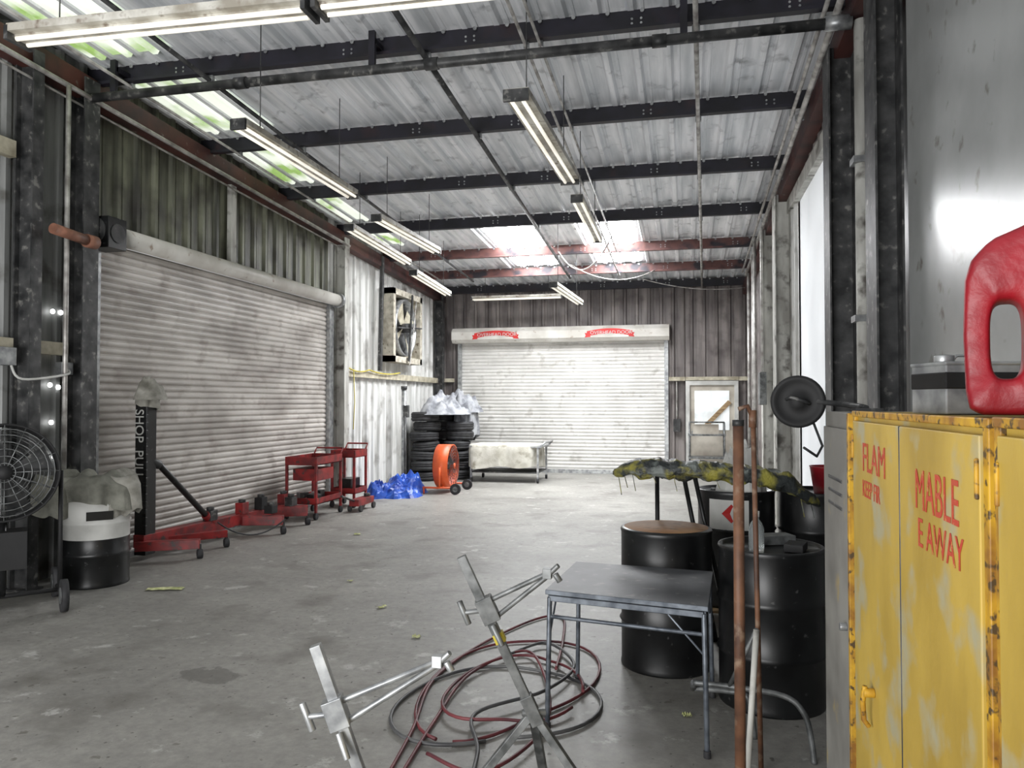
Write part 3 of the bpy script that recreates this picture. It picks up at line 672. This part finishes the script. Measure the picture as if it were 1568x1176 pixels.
for i in range(7): k.box((-5.42+random.uniform(-.15,.15),10.62+random.uniform(-.3,.3),.29+random.uniform(0,.06)),(random.uniform(.06,.14),random.uniform(.08,.2),random.uniform(.05,.12)),random.choice((m_dark,m_black,m_galv)))
k.span((-5.6,10.3,.55),(-5.2,10.8,.72),m_red);k.finish(bevel=.003)
k=cart(-5.38,11.75,.42,.5,.92);k.span((-5.5,11.6,.24),(-5.28,11.95,.45),m_black);k.finish(bevel=.003)
k=B('floor_jack');k.box((-4.98,11.35,.14),(.16,.6,.1),m_red);k.cyl((-4.98,11.1,.16),(-4.98,10.6,.3),.015,m_dark);k.cyl((-4.98,11.55,.19),(-4.98,11.55,.24),.05,m_dark)
for sx in(-.09,.09):
    for y in(11.1,11.6): k.cyl((-4.98+sx-.02,y,.05),(-4.98+sx+.02,y,.05),.05,m_dark)
k.finish(bevel=.003)
k=B('blue_tarp');k.heap((-5.2,13.75,.0),.42,.5,.36,m_blue,4,n=48,rough=.5);k.heap((-5.05,13.1,.0),.42,.40,.22,m_blue,7,rough=.5);k.heap((-5.35,12.95,.0),.25,.35,.30,m_blue,12,rough=.5);k.finish(recalc=False)
def tyre(k,c,ax,R_=.33,w=.2):
    k.lathe([(R_*.62,-w/2+.02),(R_*.68,-w/2),(R_*.9,-w/2),(R_,-w/2+.035),(R_,-.03),(R_-.012,-.025),(R_-.012,-.01),(R_,-.005),(R_,.02),(R_-.012,.025),(R_,.03),(R_,w/2-.035),(R_*.9,w/2),(R_*.68,w/2),(R_*.62,w/2-.02),(R_*.62,-w/2+.02)],c,ax,m_rub,36)
k=B('tyre_stack')
for sx,sy,n in((-5.5,15.9,7),(-4.92,16.4,6),(-5.48,16.7,7),(-5.2,17.3,7)):
    for i in range(n): tyre(k,(sx+random.uniform(-.05,.05),sy+random.uniform(-.05,.05),.105+i*.212),(random.uniform(-.05,.05),random.uniform(-.05,.05),1),random.uniform(.28,.34),random.uniform(.18,.2))
k.finish()
k=B('cloth_pile');k.heap((-5.2,16.35,1.42),.62,.7,.42,m_silver,6,n=90,rough=.55,rings=26,smooth=True);k.heap((-5.05,16.9,1.46),.55,.5,.45,m_silver,16,n=70,rough=.55,rings=22,smooth=True);k.drape((-4.85,16.8,1.6),.4,.6,.75,m_silver,folds=9,amp=.05,power=3,seedv=3,lump=.2);k.finish(recalc=False)
k=B('covered_work_table')
cx,cy=-3.73,16.3
for sx in(-1,1):
    for sy in(-1,1):
        k.span((cx+sx*.72-.02,cy+sy*.5-.02,.09),(cx+sx*.72+.02,cy+sy*.5+.02,.76),m_galv);k.cyl((cx+sx*.72-.02,cy+sy*.5,.05),(cx+sx*.72+.02,cy+sy*.5,.05),.05,m_rub);k.cyl((cx+sx*.72,cy+sy*.5,.05),(cx+sx*.72,cy+sy*.5,.1),.012,m_dark)
k.span((cx-.76,cy-.54,.74),(cx+.80,cy+.54,.77),m_galv);k.span((cx-.72,cy-.5,.2),(cx+.72,cy+.5,.225),m_dark)
k.tube([(cx+.74,cy-.5,.72),(cx+.86,cy-.5,.84),(cx+.86,cy+.5,.84),(cx+.74,cy+.5,.72)],.018,m_galv)
k.drape((cx-.06,cy,.79),1.46,1.12,.48,m_clothw,folds=11,amp=.03,power=8,seedv=.5)
k.finish(recalc=False)
k=B('wall_exhaust_fan')
y0,y1,z0,z1=14.4,16.1,2.5,3.98;X=XL+.06
for a,bb in(((y0,z0),(y1,z0+.12)),((y0,z1-.12),(y1,z1)),((y0,z0),(y0+.12,z1)),((y1-.12,z0),(y1,z1))): k.span((X,a[0],a[1]),(X+.28,bb[0],bb[1]),m_woodg)
k.span((X,y0+.12,z0+.12),(X+.02,y1-.12,z1-.12),m_cream)
cc=Vector((X+.14,(y0+y1)/2,(z0+z1)/2));k.lathe([(.56,-.09),(.6,-.09),(.6,.1),(.56,.1),(.56,-.09)],cc,(1,0,0),m_galv,36);k.lathe([(0,-.08),(.56,-.08)],cc,(1,0,0),m_dark,36)
k.cyl(cc-Vector((.03,0,0)),cc+Vector((.16,0,0)),.1,m_dark,seg=20)
for i in range(4):
    a=math.pi/2*i+.6;v=Vector((0,math.cos(a),math.sin(a)));w=Vector((1,0,0)).cross(v)
    k.poly([cc+v*.08+w*.04,cc+v*.08-w*.04+Vector((.05,0,0)),cc+v*.52-w*.16+Vector((.07,0,0)),cc+v*.52+w*.14-Vector((.02,0,0))],m_cream)
k.beam(cc+Vector((.17,-.7,-.05)),cc+Vector((.17,.7,.05)),.05,.03,m_dark);k.beam(cc+Vector((.19,-.1,-.7)),cc+Vector((.19,.1,.7)),.06,.03,m_dark)
k.tube(sag(cc+Vector((.2,.3,.6)),cc+Vector((.2,-.1,-.8)),.1),.012,m_cond,6)
k.finish()
k=B('lifting_post');k.cyl((-5.66,15.0,0),(-5.66,15.0,.03),.16,m_dark);k.cyl((-5.66,15,.03),(-5.66,15,1.95),.05,m_galv);k.cyl((-5.66,15,1.95),(-5.66,15,2.02),.065,m_dark);k.box((-5.6,14.97,1.5),(.1,.1,.25),m_dark);k.cyl((-5.6,14.9,0.03),(-5.6,14.9,1.4),.02,m_dark);k.finish()
k=B('wall_speaker');k.box((XL+.2,6.78,3.42),(.26,.26,.32),m_black);k.cyl((XL+.34,6.78,3.42),(XL+.33,6.78,3.42),.1,m_dark);k.cyl((XL+.2,6.64,3.42),(XL+.2,6.65,3.42),.1,m_dark);k.box((XL+.07,6.78,3.42),(.1,.06,.06),m_dark);k.finish(bevel=.01)
k=B('electrical_box');k.box((XL+.15,5.62,2.1),(.1,.18,.16),m_galv);k.tube(arcpts([(XL+.2,5.65,2.02),(XL+.27,5.7,1.9),(XL+.35,6.1,1.95),(XL+.2,6.3,2.0)]),.012,m_label,6);k.box((XL+.15,6.3,2.02),(.08,.14,.12),m_galv);k.finish(bevel=.005)
k=B('pipe_bracket');k.cyl((XL+.38,5.9,3.28),(XL+.38,6.35,3.25),.05,m_copper);k.cyl((XL+.38,6.3,3.25),(XL+.38,6.42,3.25),.065,m_copper);k.finish()
k=B('daylight_gaps')
for (y,z) in((6.26,2.57),(6.36,2.57),(6.24,1.86),(6.34,1.84),(6.3,2.2),(6.26,1.5),(6.3,1.17),(6.12,1.2),(6.7,2.55),(6.72,1.85)): k.cyl((XL+.055,y,z),(XL+.04,y,z),.022,m_leak,seg=8)
k.finish()
k=B('utility_trolley')
for z in(.45,.95): k.span((.05,17.35,z),(.85,17.8,z+.04),m_galvd)
for x in(.08,.82):
    for y in(17.38,17.77): k.cyl((x,y,.04),(x,y,1.25),.018,m_galvd);k.cyl((x-.02,y,.04),(x+.02,y,.04),.04,m_rub)
k.cyl((.08,17.38,1.25),(.82,17.38,1.25),.018,m_galvd);k.span((.15,17.42,.99),(.7,17.7,1.2),m_doorg);k.finish()
k=B('wall_switch_box');k.box((-.2,YB-.1,1.15),(.16,.1,.3),m_dark);k.cyl((-.2,YB-.08,1.3),(-.2,YB-.08,2.2),.015,m_cond);k.finish(bevel=.005)
k=B('electrical_panel');k.box((XR-.3,12.4,1.9),(.1,.3,.5),m_galvd);k.cyl((XR-.3,12.4,2.15),(XR-.3,12.4,4.4),.02,m_cond);k.finish(bevel=.01)
k=B('paper_litter')
def pf(cx,cy,l,w,a,sd):
    def fn(u,v):
        x=(u-.5)*l;y=(v-.5)*w;return Vector((cx+x*math.cos(a)-y*math.sin(a),cy+x*math.sin(a)+y*math.cos(a),.008+.025*abs(noise.noise(Vector((u*4,v*3,sd))))))
    k.grid(fn,10,4,m_paper,False)
pf(-4.6,6.15,.32,.1,.3,1);pf(-2.45,6.0,.08,.05,1,2);pf(-1.9,5.3,.06,.06,.4,3);pf(-3.1,6.8,.05,.04,0,4);pf(-4.1,9.2,.08,.07,.3,5);pf(.0,4.3,.05,.04,.3,5)
k.finish(recalc=False)

# ---------------------------------------------------------------- lights
w=bpy.data.worlds.new('World');scene.world=w;w.use_nodes=True
w.node_tree.nodes['Background'].inputs[0].default_value=(.97,.99,1,1);w.node_tree.nodes['Background'].inputs[1].default_value=.6
def area(name,loc,rot,sx,sy,e,col=(1,1,1)):
    l=bpy.data.lights.new(name,'AREA');l.shape='RECTANGLE';l.size=sx;l.size_y=sy;l.energy=e;l.color=col
    o=bpy.data.objects.new(name,l);scene.collection.objects.link(o);o.location=loc;o.rotation_euler=rot;return o
area('bay_door_daylight',(-3.4,-1.8,1.3),(R(118),0,R(8)),5,2.6,540,(1,1,1))

cam=bpy.data.cameras.new('Camera');cam.sensor_width=36;cam.lens=1180/1568*36;cam.clip_start=.05
co=bpy.data.objects.new('Camera',cam);scene.collection.objects.link(co)
co.location=(0,0,1.7);co.rotation_euler=(R(91.31),0,R(12.7));scene.camera=co
